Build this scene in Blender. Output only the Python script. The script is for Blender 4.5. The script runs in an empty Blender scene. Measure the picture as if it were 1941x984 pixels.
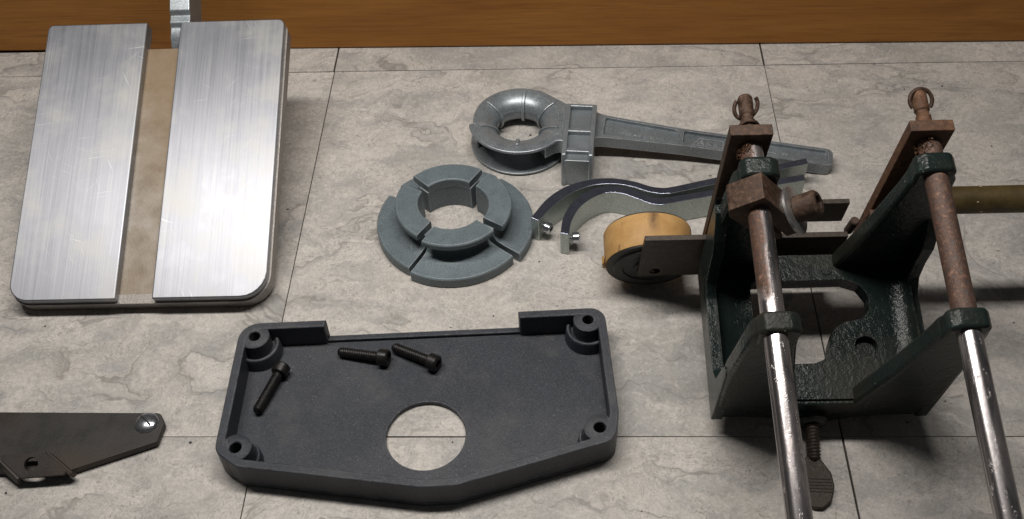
import bpy, bmesh, math, random
from math import pi, sin, cos, radians as rad
from mathutils import Vector, Matrix
from mathutils.geometry import tessellate_polygon

random.seed(7)
CM = 0.01
S = bpy.context.scene
COL = S.collection

# ------------------------------------------------------------------ camera
cd = bpy.data.cameras.new('camera')
cam = bpy.data.objects.new('camera', cd)
COL.objects.link(cam)
S.camera = cam
cd.sensor_width = 36.0
cd.lens = 37.846
cd.clip_start = 0.01
cd.clip_end = 50.0
pit, yaw, rol = rad(48.363), rad(3.786), rad(-3.274)
fw = Vector((-sin(yaw) * cos(pit), cos(yaw) * cos(pit), -sin(pit)))
rt = Vector((cos(yaw), sin(yaw), 0))
up = rt.cross(fw)
r2 = rt * cos(rol) + up * sin(rol)
u2 = up * cos(rol) - rt * sin(rol)
cm_ = Matrix((r2, u2, -fw)).transposed().to_4x4()
cm_.translation = Vector((15.975, -30.374, 48.194)) * CM
cam.matrix_world = cm_

# ------------------------------------------------------------------ light
S.render.engine = 'CYCLES'
S.view_settings.view_transform = 'Standard'
S.view_settings.look = 'None'
S.view_settings.exposure = 0.0
S.view_settings.gamma = 1.0
world = bpy.data.worlds.new('World')
S.world = world
world.use_nodes = True
bg = world.node_tree.nodes['Background']
bg.inputs['Color'].default_value = (0.92, 0.95, 1.0, 1)
bg.inputs['Strength'].default_value = 0.034

def lamp(name, loc, aim, sx, sy, watts, color):
    ld = bpy.data.lights.new(name, 'AREA')
    ld.shape = 'RECTANGLE'
    ld.size, ld.size_y = sx * CM, sy * CM
    ld.energy = watts
    ld.color = color
    lo = bpy.data.objects.new(name, ld)
    COL.objects.link(lo)
    lo.location = Vector(loc) * CM
    d = (Vector(aim) - Vector(loc))
    lo.rotation_euler = (math.atan2(d.y, -d.z), 0, 0)      # long side stays along X
    return lo
# the bench's fluorescent tube lamp, lengthwise above the work
lamp('tube_lamp', (5, 10.5, 66), (5, 7.5, 0), 58, 6, 4.9, (1.0, 0.955, 0.905))

# ------------------------------------------------------------------ node helpers
class NT:
    def __init__(s, name):
        s.m = bpy.data.materials.new(name)
        s.m.use_nodes = True
        s.t = s.m.node_tree
        s.b = s.t.nodes['Principled BSDF']
    def n(s, typ, ins=None, **props):
        nd = s.t.nodes.new('ShaderNode' + typ)
        for k, v in props.items():
            setattr(nd, k, v)
        for k, v in (ins or {}).items():
            s.set(nd.inputs[k], v)
        return nd
    def set(s, sock, v):
        if hasattr(v, 'outputs'):
            v = v.outputs[0]
        if isinstance(v, bpy.types.NodeSocket):
            s.t.links.new(v, sock)
        else:
            if isinstance(v, tuple) and len(v) == 3 and sock.type == 'RGBA':
                v = (*v, 1)
            sock.default_value = v
    def p(s, **kw):
        for k, v in kw.items():
            s.set(s.b.inputs[k.replace('_', ' ')], v)
        return s
    def co(s, kind='Object', scale=(1, 1, 1), loc=(0, 0, 0), rot=(0, 0, 0)):
        tc = s.n('TexCoord')
        mp = s.n('Mapping', {'Scale': scale, 'Rotation': rot})
        s.t.links.new(tc.outputs[kind], mp.inputs['Vector'])
        s.set(mp.inputs['Location'], loc)
        return mp
    def noise(s, vec, scale, detail=5, rough=0.55, dist=0.0):
        return s.n('TexNoise', {'Vector': vec, 'Scale': scale, 'Detail': detail, 'Roughness': rough, 'Distortion': dist})
    def ramp(s, fac, stops, interp='LINEAR'):
        r = s.n('ValToRGB')
        r.color_ramp.interpolation = interp
        el = r.color_ramp.elements
        while len(el) < len(stops):
            el.new(0.5)
        for e, (p, c) in zip(el, stops):
            e.position = p
            e.color = (c, c, c, 1) if isinstance(c, (int, float)) else (*c, 1)
        s.set(r.inputs['Fac'], fac)
        return r
    def mix(s, fac, a, b, mode='MIX'):
        m = s.n('Mix', data_type='RGBA', blend_type=mode)
        s.set(m.inputs['Factor'], fac)
        s.set(m.inputs['A'], a)
        s.set(m.inputs['B'], b)
        return m.outputs['Result']
    def math(s, op, a, b=0.0, c=None, clamp=False):
        m = s.n('Math', operation=op, use_clamp=clamp)
        s.set(m.inputs[0], a)
        s.set(m.inputs[1], b)
        if c is not None:
            s.set(m.inputs[2], c)
        return m
    def edges(s, radius, lo=.006, hi=.06):
        """1 along rubbed edges and corners, 0 on flats"""
        bv = s.n('Bevel', {'Radius': radius}, samples=4)
        ge = s.n('NewGeometry')
        d = s.n('VectorMath', {0: bv.outputs['Normal'], 1: ge.outputs['Normal']}, operation='DOT_PRODUCT')
        inv = s.math('SUBTRACT', 1.0, d.outputs['Value'])
        return s.ramp(inv, [(lo, 0.0), (hi, 1.0)])
    def bump(s, h, strength=0.3, dist=0.0005, nrm=None):
        ins = {'Height': h, 'Strength': strength, 'Distance': dist}
        if nrm is not None:
            ins['Normal'] = nrm
        return s.n('Bump', ins)

# ------------------------------------------------------------------ materials
MAT = {}

def m_tile():
    t = NT('vinyl_tile')
    oi = t.n('ObjectInfo')
    tc = t.n('TexCoord')
    off = t.n('VectorMath', operation='ADD')
    sc = t.n('VectorMath', {0: (0.0, 0.0, 0.0), 1: (31.7, 17.3, 5.1)}, operation='MULTIPLY')
    cmb = t.n('CombineXYZ', {'X': oi.outputs['Random'], 'Y': oi.outputs['Random'], 'Z': oi.outputs['Random']})
    t.set(sc.inputs[0], cmb)
    t.set(off.inputs[0], tc.outputs['Object'])
    t.set(off.inputs[1], sc)
    v = off
    # domain warp so nothing runs straight
    w = t.noise(v, 14, 4, .6)
    wv = t.n('VectorMath', {0: w.outputs['Color'], 1: (.5, .5, .5)}, operation='SUBTRACT')
    wv2 = t.n('VectorMath', {0: wv, 'Scale': 0.05}, operation='SCALE')
    vw = t.n('VectorMath', {0: v, 1: wv2}, operation='ADD')
    rotm = t.n('Mapping', {'Vector': vw, 'Rotation': (0, 0, rad(48)), 'Scale': (1.0, 2.0, 1.0)})
    big = t.noise(rotm, 7, 5, .62, 1.0)
    mid = t.noise(rotm, 30, 7, .7, .5)
    fine = t.noise(v, 320, 5, .75)
    micro = t.noise(v, 1100, 2, .6)
    c = t.ramp(big, [(.31, (.30, .29, .272)), (.42, (.43, .415, .388)), (.52, (.56, .522, .48)), (.60, (.50, .474, .44)), (.70, (.32, .315, .30))])
    col = t.mix(t.ramp(mid, [(.34, .85), (.51, .0)]), c, (.32, .315, .305))
    pale = t.ramp(t.noise(rotm, 26, 5, .6, .9), [(.54, 0.0), (.66, .6)])
    col = t.mix(pale, col, (.62, .58, .535))
    col = t.mix(t.ramp(t.noise(vw, 19, 5, .65, .5), [(.54, 0.0), (.66, .4)]), col, (.47, .425, .375))
    # fine mottling
    col = t.mix(t.ramp(fine, [(.36, .45), (.51, 0.0)]), col, (.33, .315, .292))
    col = t.mix(t.ramp(fine, [(.54, 0.0), (.70, .45)]), col, (.70, .665, .63))
    col = t.mix(t.ramp(micro, [(.40, .32), (.52, 0.0)]), col, (.28, .268, .25))
    pore = t.noise(vw, 620, 6, .8)
    clump = t.ramp(t.noise(vw, 55, 4, .6), [(.40, .15), (.60, 1.0)])
    col = t.mix(t.math('MULTIPLY', t.ramp(pore, [(.38, .85), (.47, 0.0)]), clump), col, (.21, .195, .178))
    col = t.mix(t.ramp(pore, [(.55, 0.0), (.66, .4)]), col, (.70, .66, .615))
    # printed slate cracks: ridge of a warped noise, broken up
    rg = t.noise(rotm, 7.5, 5, .5, 1.1)
    ab = t.math('ABSOLUTE', t.math('SUBTRACT', rg, .505))
    crack = t.ramp(ab, [(0.0, 1.0), (.0045, .7), (.011, 0.0)])
    br = t.ramp(t.noise(v, 17, 3, .5), [(.44, 0.0), (.56, 1.0)])
    crk = t.math('MULTIPLY', t.math('MULTIPLY', crack, br), .62)
    col = t.mix(crk, col, (.17, .155, .14))
    rg2 = t.noise(vw, 17, 5, .55, 1.6)
    ab2 = t.math('ABSOLUTE', t.math('SUBTRACT', rg2, .5))
    crack2 = t.ramp(ab2, [(0.0, .55), (.007, 0.0)])
    br2 = t.ramp(t.noise(v, 33, 3, .5), [(.54, 0.0), (.62, .75)])
    col = t.mix(t.math('MULTIPLY', crack2, br2), col, (.17, .155, .14))
    # shade beside the crack, as the printed ledge has
    led = t.ramp(t.math('SUBTRACT', rg, .505), [(.0, .0), (.003, .45), (.06, .0)])
    col = t.mix(t.math('MULTIPLY', led, br), col, (.27, .265, .255))
    # crumbs and specks of dirt
    vo = t.n('TexVoronoi', {'Vector': v, 'Scale': 55.0, 'Randomness': 1.0})
    rs = t.n('SeparateColor', {'Color': vo.outputs['Color']})
    dot = t.math('MULTIPLY', t.math('LESS_THAN', vo.outputs['Distance'], .05), t.math('GREATER_THAN', rs.outputs[0], .9))
    col = t.mix(dot, col, (.05, .043, .036))
    hsv = t.n('HueSaturation', {'Color': col, 'Saturation': 1.0, 'Value': t.math('MULTIPLY_ADD', oi.outputs['Random'], .10, .93)})
    hgt = t.math('ADD', t.math('MULTIPLY', mid, .6), t.math('ADD', t.math('MULTIPLY', fine, .35), t.math('MULTIPLY', crk, -.5)))
    t.p(Base_Color=hsv, Roughness=t.ramp(fine, [(.3, .42), (.7, .58)]), Normal=t.bump(hgt, .25, .0008), Specular_IOR_Level=.32)
    return t.m

def m_wood():
    t = NT('varnished_pine')
    v = t.co(scale=(1.0, 1.0, 9.0))
    g1 = t.noise(v, 4.5, 5, .6, .9)
    v2 = t.co(scale=(1.0, 1.0, 42.0))
    g2 = t.noise(v2, 20, 7, .75, .25)
    col = t.ramp(g1, [(.28, (.25, .098, .021)), (.45, (.32, .135, .029)), (.60, (.355, .157, .035)), (.74, (.28, .113, .024))])
    col = t.mix(t.ramp(g2, [(.36, .6), (.54, 0.0)]), col, (.17, .066, .017))
    kn = t.n('TexVoronoi', {'Vector': t.co(scale=(1.0, .2, 2.2)), 'Scale': 4.0})
    col = t.mix(t.ramp(kn.outputs['Distance'], [(.0, .6), (.10, .25), (.2, 0.0)]), col, (.11, .042, .013))
    t.p(Base_Color=col, Roughness=t.ramp(g2, [(.3, .38), (.7, .5)]), Normal=t.bump(g2, .12, .0006), Specular_IOR_Level=.22)
    return t.m

def m_alu(name='brushed_aluminium', stain=True):
    t = NT(name)
    fine = t.noise(t.co(scale=(1100, 16, 60)), 1.0, 3, .6)
    streak = t.noise(t.co(scale=(700, 9.0, 10)), 1.0, 6, .75)
    band = t.noise(t.co(scale=(26, .9, 5)), 1.0, 2, .5)
    cl = t.noise(t.co(), 24, 5, .6)
    fac = t.math('MULTIPLY_ADD', streak, .72, t.math('MULTIPLY', band, .28))
    col = t.ramp(fac, [(.34, (.225, .232, .262)), (.5, (.305, .312, .338)), (.66, (.365, .37, .385))])
    if stain:
        col = t.mix(t.ramp(cl, [(.48, 0.0), (.68, .38)]), col, (.52, .51, .46))
        sp = t.ramp(t.noise(t.co(), 130, 4, .7), [(.66, 0.0), (.74, .7)])
        patch = t.ramp(t.noise(t.co(loc=(.3, .1, 0)), 13, 2, .5), [(.56, 0.0), (.66, 1.0)])
        col = t.mix(t.math('MULTIPLY', sp, patch), col, (.28, .27, .24))
    # scratches in all directions: thin ridges of stretched noise, masked
    scr = None
    for ang, sc in ((24, (40, 900, 30)), (-50, (30, 1000, 30)), (62, (34, 1000, 30)), (-8, (28, 1100, 30))):
        mp = t.co(rot=(0, 0, rad(ang)))
        mp2 = t.n('Mapping', {'Vector': mp, 'Scale': sc})
        nn = t.noise(mp2, 1.0, 1, .5)
        r = t.ramp(nn, [(.715, 0.0), (.76, 1.0)])
        scr = r if scr is None else t.math('MAXIMUM', scr, r)
    scr = t.math('MULTIPLY', scr, t.ramp(t.noise(t.co(loc=(.17, .05, 0)), 16, 3, .6), [(.50, .12), (.64, 1.0)]))
    col = t.mix(t.math('MULTIPLY', scr, .4), col, (.85, .85, .86))
    rough = t.math('ADD', t.math('MULTIPLY', fac, .16), t.ramp(cl, [(.4, .37), (.7, .46)]))
    h = t.math('ADD', fine, t.math('MULTIPLY', scr, .5))
    tg = t.n('VectorTransform', {'Vector': (1.0, 0.0, 0.0)}, vector_type='VECTOR', convert_from='OBJECT', convert_to='WORLD')
    t.p(Base_Color=col, Metallic=.86, Roughness=rough, Normal=t.bump(h, .18, .00015), Anisotropic=.62, Tangent=tg)
    return t.m

def m_slot():
    t = NT('milled_slot')
    v = t.co()
    wv = t.n('TexWave', {'Vector': t.co(scale=(1, 1, 1)), 'Scale': 150.0, 'Distortion': 3.0, 'Detail': 2.0, 'Detail Scale': 1.2}, wave_type='RINGS', rings_direction='SPHERICAL')
    n = t.noise(v, 60, 5, .7)
    col = t.ramp(n, [(.3, (.19, .16, .13)), (.5, (.29, .255, .215)), (.7, (.38, .352, .32))])
    d = t.noise(t.co(scale=(1, .35, 1)), 14, 3, .5)
    col = t.mix(t.ramp(d, [(.40, 0.0), (.58, .7)]), col, (.22, .145, .072))
    t.p(Base_Color=col, Metallic=.5, Roughness=.55, Normal=t.bump(t.math('ADD', t.math('MULTIPLY', wv.outputs['Fac'], .09), n), .25, .0003))
    return t.m

def m_cast(name, c0, c1, rough, metal, bs, bstr=.2, spec=.5, dirt=.35, dirtc=(.03, .028, .026), wear=None):
    t = NT(name)
    v = t.co()
    n = t.noise(v, 90, 6, .7)
    b = t.noise(v, bs, 4, .6)
    lo = t.noise(v, 22, 4, .6)
    col = t.ramp(n, [(.32, c0), (.68, c1)])
    col = t.mix(t.ramp(lo, [(.45, 0.0), (.72, dirt)]), col, dirtc)
    gr = t.noise(v, 1700, 3, .7)
    col = t.mix(t.ramp(gr, [(.38, .5), (.5, 0.0)]), col, tuple(x * .45 for x in c0))
    col = t.mix(t.ramp(gr, [(.54, 0.0), (.68, .45)]), col, tuple(min(1, x * 1.7) for x in c1))
    if wear:
        em = t.math('MULTIPLY', t.edges(.0011), t.ramp(t.noise(v, 120, 5, .7), [(.36, .1), (.58, 1.0)]))
        col = t.mix(t.math('MULTIPLY', em, .8), col, wear)
        sc = t.noise(t.co(scale=(1, .07, .3), rot=(0, 0, rad(33))), 900, 2, .5)
        sm = t.math('MULTIPLY', t.ramp(sc, [(.70, 0.0), (.75, .5)]), t.ramp(lo, [(.5, 0.0), (.6, 1.0)]))
        col = t.mix(sm, col, wear)
    t.p(Base_Color=col, Metallic=metal, Roughness=t.ramp(n, [(.3, max(.05, rough - .07)), (.7, min(1, rough + .08))]),
        Normal=t.bump(b, bstr, .0003), Specular_IOR_Level=spec)
    return t.m

def m_plated():
    t = NT('zinc_plating')
    v = t.co()
    n = t.noise(v, 160, 5, .7)
    lo = t.noise(v, 30, 4, .6)
    col = t.ramp(n, [(.3, (.24, .25, .33)), (.6, (.33, .345, .43))])  # navy tone puts the dark room's reflection into the edge colour
    pit = t.ramp(t.noise(v, 520, 4, .75), [(.60, 0.0), (.68, .75)])
    patch = t.ramp(t.noise(v, 60, 3, .6), [(.42, 0.0), (.62, 1.0)])
    col = t.mix(t.math('MULTIPLY', pit, patch), col, (.80, .82, .84))
    dk = t.ramp(t.noise(v, 210, 5, .75), [(.61, 0.0), (.69, .6)])
    col = t.mix(dk, col, (.16, .17, .17))
    t.p(Base_Color=col, Metallic=.92, Roughness=t.ramp(lo, [(.35, .13), (.65, .22)]), Normal=t.bump(n, .12, .0003))
    return t.m

def m_tray():
    t = NT('hammered_slate_paint')
    v = t.co()
    b = t.noise(v, 1900, 3, .65)
    n = t.noise(v, 25, 4, .6)
    col = t.ramp(n, [(.3, (.019, .023, .032)), (.7, (.029, .034, .045))])
    col = t.mix(t.ramp(t.noise(v, 11, 5, .6), [(.47, 0.0), (.72, .7)]), col, (.062, .064, .073))  # pale dust patches that also paint in the tray's sheen
    # dusty flecks, also putting the paint's fine sparkle into the colour
    vo = t.n('TexVoronoi', {'Vector': v, 'Scale': 560.0})
    sp = t.n('SeparateColor', {'Color': vo.outputs['Color']})
    fl = t.math('MULTIPLY', t.math('LESS_THAN', vo.outputs['Distance'], .17), t.math('GREATER_THAN', sp.outputs[1], .76))
    dens = t.ramp(t.noise(v, 14, 3, .5), [(.38, .10), (.62, .9)])
    col = t.mix(t.math('MULTIPLY', fl, dens), col, (.19, .19, .195))
    gr = t.noise(v, 1500, 4, .75)
    col = t.mix(t.ramp(gr, [(.55, 0.0), (.66, .75)]), col, (.10, .105, .12))
    col = t.mix(t.ramp(gr, [(.36, .6), (.46, 0.0)]), col, (.008, .009, .012))
    dst = t.ramp(t.noise(v, 34, 6, .72), [(.50, 0.0), (.70, .5)])
    col = t.mix(dst, col, (.085, .083, .082))
    em = t.math('MULTIPLY', t.edges(.0012), t.ramp(t.noise(v, 150, 5, .7), [(.42, .05), (.62, 1.0)]))
    col = t.mix(t.math('MULTIPLY', em, .75), col, (.17, .175, .19))
    t.p(Base_Color=col, Metallic=0.0, Roughness=t.ramp(b, [(.3, .36), (.7, .52)]), Normal=t.bump(b, .6, .0005), Specular_IOR_Level=.42)
    return t.m

def m_green():
    t = NT('green_machine_enamel')
    v = t.co()
    b = t.noise(v, 400, 3, .55, .4)
    b2 = t.noise(v, 1500, 2, .5)
    n = t.noise(v, 30, 5, .65)
    col = t.ramp(n, [(.3, (.0085, .0145, .0135)), (.6, (.0135, .0225, .021)), (.8, (.019, .028, .0255))])
    # settled sawdust and grime lying on the paint
    dust = t.ramp(t.noise(v, 17, 4, .6), [(.46, 0.0), (.68, .75)])
    col = t.mix(dust, col, (.029, .025, .018))
    vo = t.n('TexVoronoi', {'Vector': v, 'Scale': 260.0})
    sp = t.n('SeparateColor', {'Color': vo.outputs['Color']})
    fl = t.math('MULTIPLY', t.math('LESS_THAN', vo.outputs['Distance'], .10), t.math('GREATER_THAN', sp.outputs[1], .95))
    col = t.mix(fl, col, (.3, .27, .22))
    em = t.math('MULTIPLY', t.edges(.0013), t.ramp(t.noise(v, 140, 5, .7), [(.52, 0.0), (.62, 1.0)]))
    col = t.mix(t.math('MULTIPLY', em, .7), col, (.10, .10, .092))
    rg = t.mix(dust, (.2, .2, .2), (.58, .58, .58))
    h = t.math('ADD', b, t.math('MULTIPLY', b2, .25))
    t.p(Base_Color=col, Roughness=rg, Normal=t.bump(h, .55, .0007), Specular_IOR_Level=.21)
    return t.m

def m_rust(name='rusted_steel', c=((.022, .013, .009), (.070, .038, .023), (.19, .12, .085)), metal=.35, rough=.6):
    t = NT(name)
    v = t.co()
    n = t.noise(v, 380, 5, .72)
    lo = t.noise(v, 32, 5, .6)
    col = t.ramp(n, [(.3, c[0]), (.52, c[1]), (.75, c[2])])
    col = t.mix(t.ramp(lo, [(.48, 0.0), (.7, .7)]), col, (.050, .036, .028))
    t.p(Base_Color=col, Metallic=metal, Roughness=t.ramp(n, [(.3, rough - .15), (.7, rough + .2)]), Normal=t.bump(n, .6, .0006))
    return t.m

def m_rod(name, lo_y, hi_y, amount, flank):
    """Bright ground shaft, rusted between two stations along its length (Object Y)."""
    t = NT(name)
    v = t.co()
    sep = t.n('SeparateXYZ', {'Vector': v})
    wob = t.noise(v, 30, 5, .65)
    y = t.math('ADD', sep.outputs['Y'], t.math('MULTIPLY', t.math('SUBTRACT', wob, .5), .05))
    m1 = t.n('MapRange', {'Value': y, 'From Min': lo_y, 'From Max': lo_y + .008})
    m2 = t.n('MapRange', {'Value': y, 'From Min': hi_y, 'From Max': hi_y + .008, 'To Min': 1.0, 'To Max': 0.0})
    zone = t.math('MULTIPLY', m1, m2)
    if flank:
        x = t.math('ADD', sep.outputs['X'], t.math('MULTIPLY', t.math('SUBTRACT', wob, .5), .006))
        fx = t.n('MapRange', {'Value': x, 'From Min': flank[0], 'From Max': flank[1], 'To Min': 1.0, 'To Max': 0.0})
        zone = t.math('MULTIPLY', zone, fx)
    n = t.noise(v, 430, 5, .7)
    pits = t.ramp(t.noise(t.co(scale=(1, .55, 1)), 330, 5, .75), [(.60, 0.0), (.68, .9)])
    speck = t.math('MULTIPLY', pits, t.ramp(wob, [(.46, 0.0), (.62, 1.0)]))
    stain = t.ramp(t.noise(t.co(scale=(1, .25, 1)), 70, 4, .6), [(.50, 0.0), (.68, .35)])
    z2 = t.math('MULTIPLY', zone, t.ramp(n, [(.30, amount * .86), (.56, amount)]))
    rusty = t.math('MAXIMUM', t.math('MAXIMUM', z2, speck), stain, clamp=True)
    steel = t.mix(wob, (.36, .335, .335), (.48, .45, .445))
    rc = t.ramp(n, [(.32, (.030, .014, .007)), (.52, (.095, .045, .026)), (.70, (.24, .135, .095))])
    col = t.mix(rusty, steel, rc)
    met = t.math('MULTIPLY_ADD', rusty, -.72, .97)
    rgh = t.math('MULTIPLY_ADD', rusty, .30, .23)
    t.p(Base_Color=col, Metallic=met, Roughness=rgh, Normal=t.bump(t.math('MULTIPLY', n, t.math('ADD', rusty, .06)), .8, .0007))
    return t.m

def m_tread():
    t = NT('tan_belt_paper')
    v = t.co()
    n = t.noise(v, 60, 6, .7)
    lo = t.noise(v, 26, 4, .6)
    col = t.ramp(n, [(.3, (.40, .215, .070)), (.55, (.52, .31, .115)), (.75, (.58, .37, .16))])
    col = t.mix(t.ramp(lo, [(.52, 0.0), (.68, .65)]), col, (.34, .165, .045))
    st = t.ramp(t.noise(t.co(scale=(1.2, .6, 1.2), loc=(.013, 0, .004)), 85, 6, .75), [(.60, 0.0), (.67, .85)])
    col = t.mix(st, col, (.07, .035, .018))
    sep = t.n('SeparateXYZ', {'Vector': v})
    dx = t.math('ABSOLUTE', t.math('SUBTRACT', sep.outputs['X'], t.math('MULTIPLY_ADD', lo, .002, .0006)))
    band = t.math('MULTIPLY', t.ramp(dx, [(.0, .95), (.0024, 0.0)]), t.ramp(n, [(.34, .3), (.52, 1.0)]))
    up_ = t.n('MapRange', {'Value': sep.outputs['Y'], 'From Min': .006, 'From Max': .011})
    col = t.mix(t.math('MULTIPLY', band, up_), col, (.07, .036, .02))
    t.p(Base_Color=col, Roughness=.6, Normal=t.bump(n, .25, .0005))
    return t.m

def m_olive():
    t = NT('dusty_olive_tube')
    v = t.co()
    n = t.noise(v, 120, 6, .7)
    col = t.ramp(n, [(.3, (.060, .040, .013)), (.6, (.105, .073, .026)), (.8, (.15, .11, .05))])
    vo = t.n('TexVoronoi', {'Vector': t.co(scale=(.7, 1, 1)), 'Scale': 420.0})
    sp = t.n('SeparateColor', {'Color': vo.outputs['Color']})
    fl = t.math('MULTIPLY', t.math('LESS_THAN', vo.outputs['Distance'], .25), t.math('GREATER_THAN', sp.outputs[1], .86))
    col = t.mix(fl, col, (.52, .43, .27))
    t.p(Base_Color=col, Metallic=.3, Roughness=.5, Normal=t.bump(n, .35, .0006))
    return t.m

def m_black(name, c=(.010, .009, .0085), rough=.36, metal=.3):
    t = NT(name)
    v = t.co()
    n = t.noise(v, 300, 4, .7)
    col = t.ramp(n, [(.3, c), (.75, tuple(x * 2.1 for x in c))])
    t.p(Base_Color=col, Metallic=metal, Roughness=t.ramp(n, [(.3, rough - .06), (.7, rough + .14)]), Normal=t.bump(n, .2, .0002))
    return t.m

def m_darksteel():
    t = NT('mill_scale_steel')
    v = t.co()
    n = t.noise(v, 70, 6, .7)
    lo = t.noise(t.co(scale=(1, 1.4, 1)), 14, 4, .6)
    col = t.ramp(n, [(.3, (.026, .025, .0235)), (.7, (.050, .046, .042))])
    col = t.mix(t.ramp(lo, [(.48, 0.0), (.66, .5)]), col, (.058, .036, .026))
    gr = t.noise(t.co(scale=(1, 1, 1)), 900, 2, .6)
    t.p(Base_Color=col, Metallic=.45, Roughness=t.ramp(n, [(.3, .46), (.7, .62)]), Normal=t.bump(gr, .3, .0003))
    return t.m

MAT['tile'] = m_tile()
MAT['wood'] = m_wood()
MAT['alu'] = m_alu()
MAT['alu_side'] = m_cast('cast_aluminium_skirt', (.26, .245, .23), (.38, .36, .345), .46, .7, 500, .25, dirt=.4, dirtc=(.22, .19, .15))
MAT['slot'] = m_slot()
MAT['spool'] = m_cast('sandblasted_zinc', (.125, .160, .178), (.18, .218, .238), .5, .3, 700, .4, dirt=.45, dirtc=(.075, .09, .098), wear=(.40, .44, .46))
MAT['zinc'] = m_cast('die_cast_zinc', (.24, .27, .29), (.33, .36, .38), .36, .55, 420, .2, dirt=.45, dirtc=(.10, .105, .11), wear=(.60, .63, .65))
MAT['plated'] = m_plated()
MAT['plated_floor_refl'] = m_cast('zinc_plating_floor_refl', (.38, .43, .41), (.48, .53, .505), .36, .65, 600, .12, dirt=.3, dirtc=(.22, .25, .23))  # pale green tint puts the mirrored floor into the bars' side colour
MAT['tray'] = m_tray()
MAT['black'] = m_black('black_oxide')
MAT['green'] = m_green()
MAT['rust'] = m_rust()
MAT['rust_dark'] = m_rust('dark_rusted_bar', ((.026, .021, .017), (.048, .037, .029), (.085, .066, .05)), .45, .5)
MAT['rust_orange'] = m_rust('orange_rust', ((.040, .017, .008), (.115, .053, .025), (.26, .14, .085)), .15, .7)
MAT['rodL'] = m_rod('left_shaft_steel', -.032, .20, 1.0, (-.0012, .0016))
MAT['rodR'] = m_rod('right_shaft_steel', -.048, .20, .97, None)
MAT['tread'] = m_tread()
MAT['rubber'] = m_black('black_rubber', (.014, .013, .013), .55, 0.0)
MAT['olive'] = m_olive()
MAT['dsteel'] = m_darksteel()
MAT['screwhead'] = m_cast('bright_zinc_screw', (.50, .52, .56), (.66, .68, .71), .22, .95, 500, .08, dirt=.2)
MAT['washer'] = m_cast('grey_washer_zinc', (.52, .52, .52), (.66, .66, .65), .3, .85, 500, .15, dirt=.4)
t = NT('dark_subfloor'); t.p(Base_Color=(.035, .028, .022), Roughness=.9); MAT['sub'] = t.m  # dark sub-floor seen through the tile joints

# ------------------------------------------------------------------ mesh helpers (all in centimetres)
def frame(o, eu, ev, ew):
    o, eu, ev, ew = map(Vector, (o, eu, ev, ew))
    return lambda u, v, w: o + eu * u + ev * v + ew * w
ID = frame((0, 0, 0), (1, 0, 0), (0, 1, 0), (0, 0, 1))
def SN(o):     # polygon in (x,z) extruded along y
    return lambda u, v, w: Vector((u, w, v))
def YZ(o=None):  # polygon in (y,z) extruded along x
    return lambda u, v, w: Vector((w, u, v))

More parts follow.
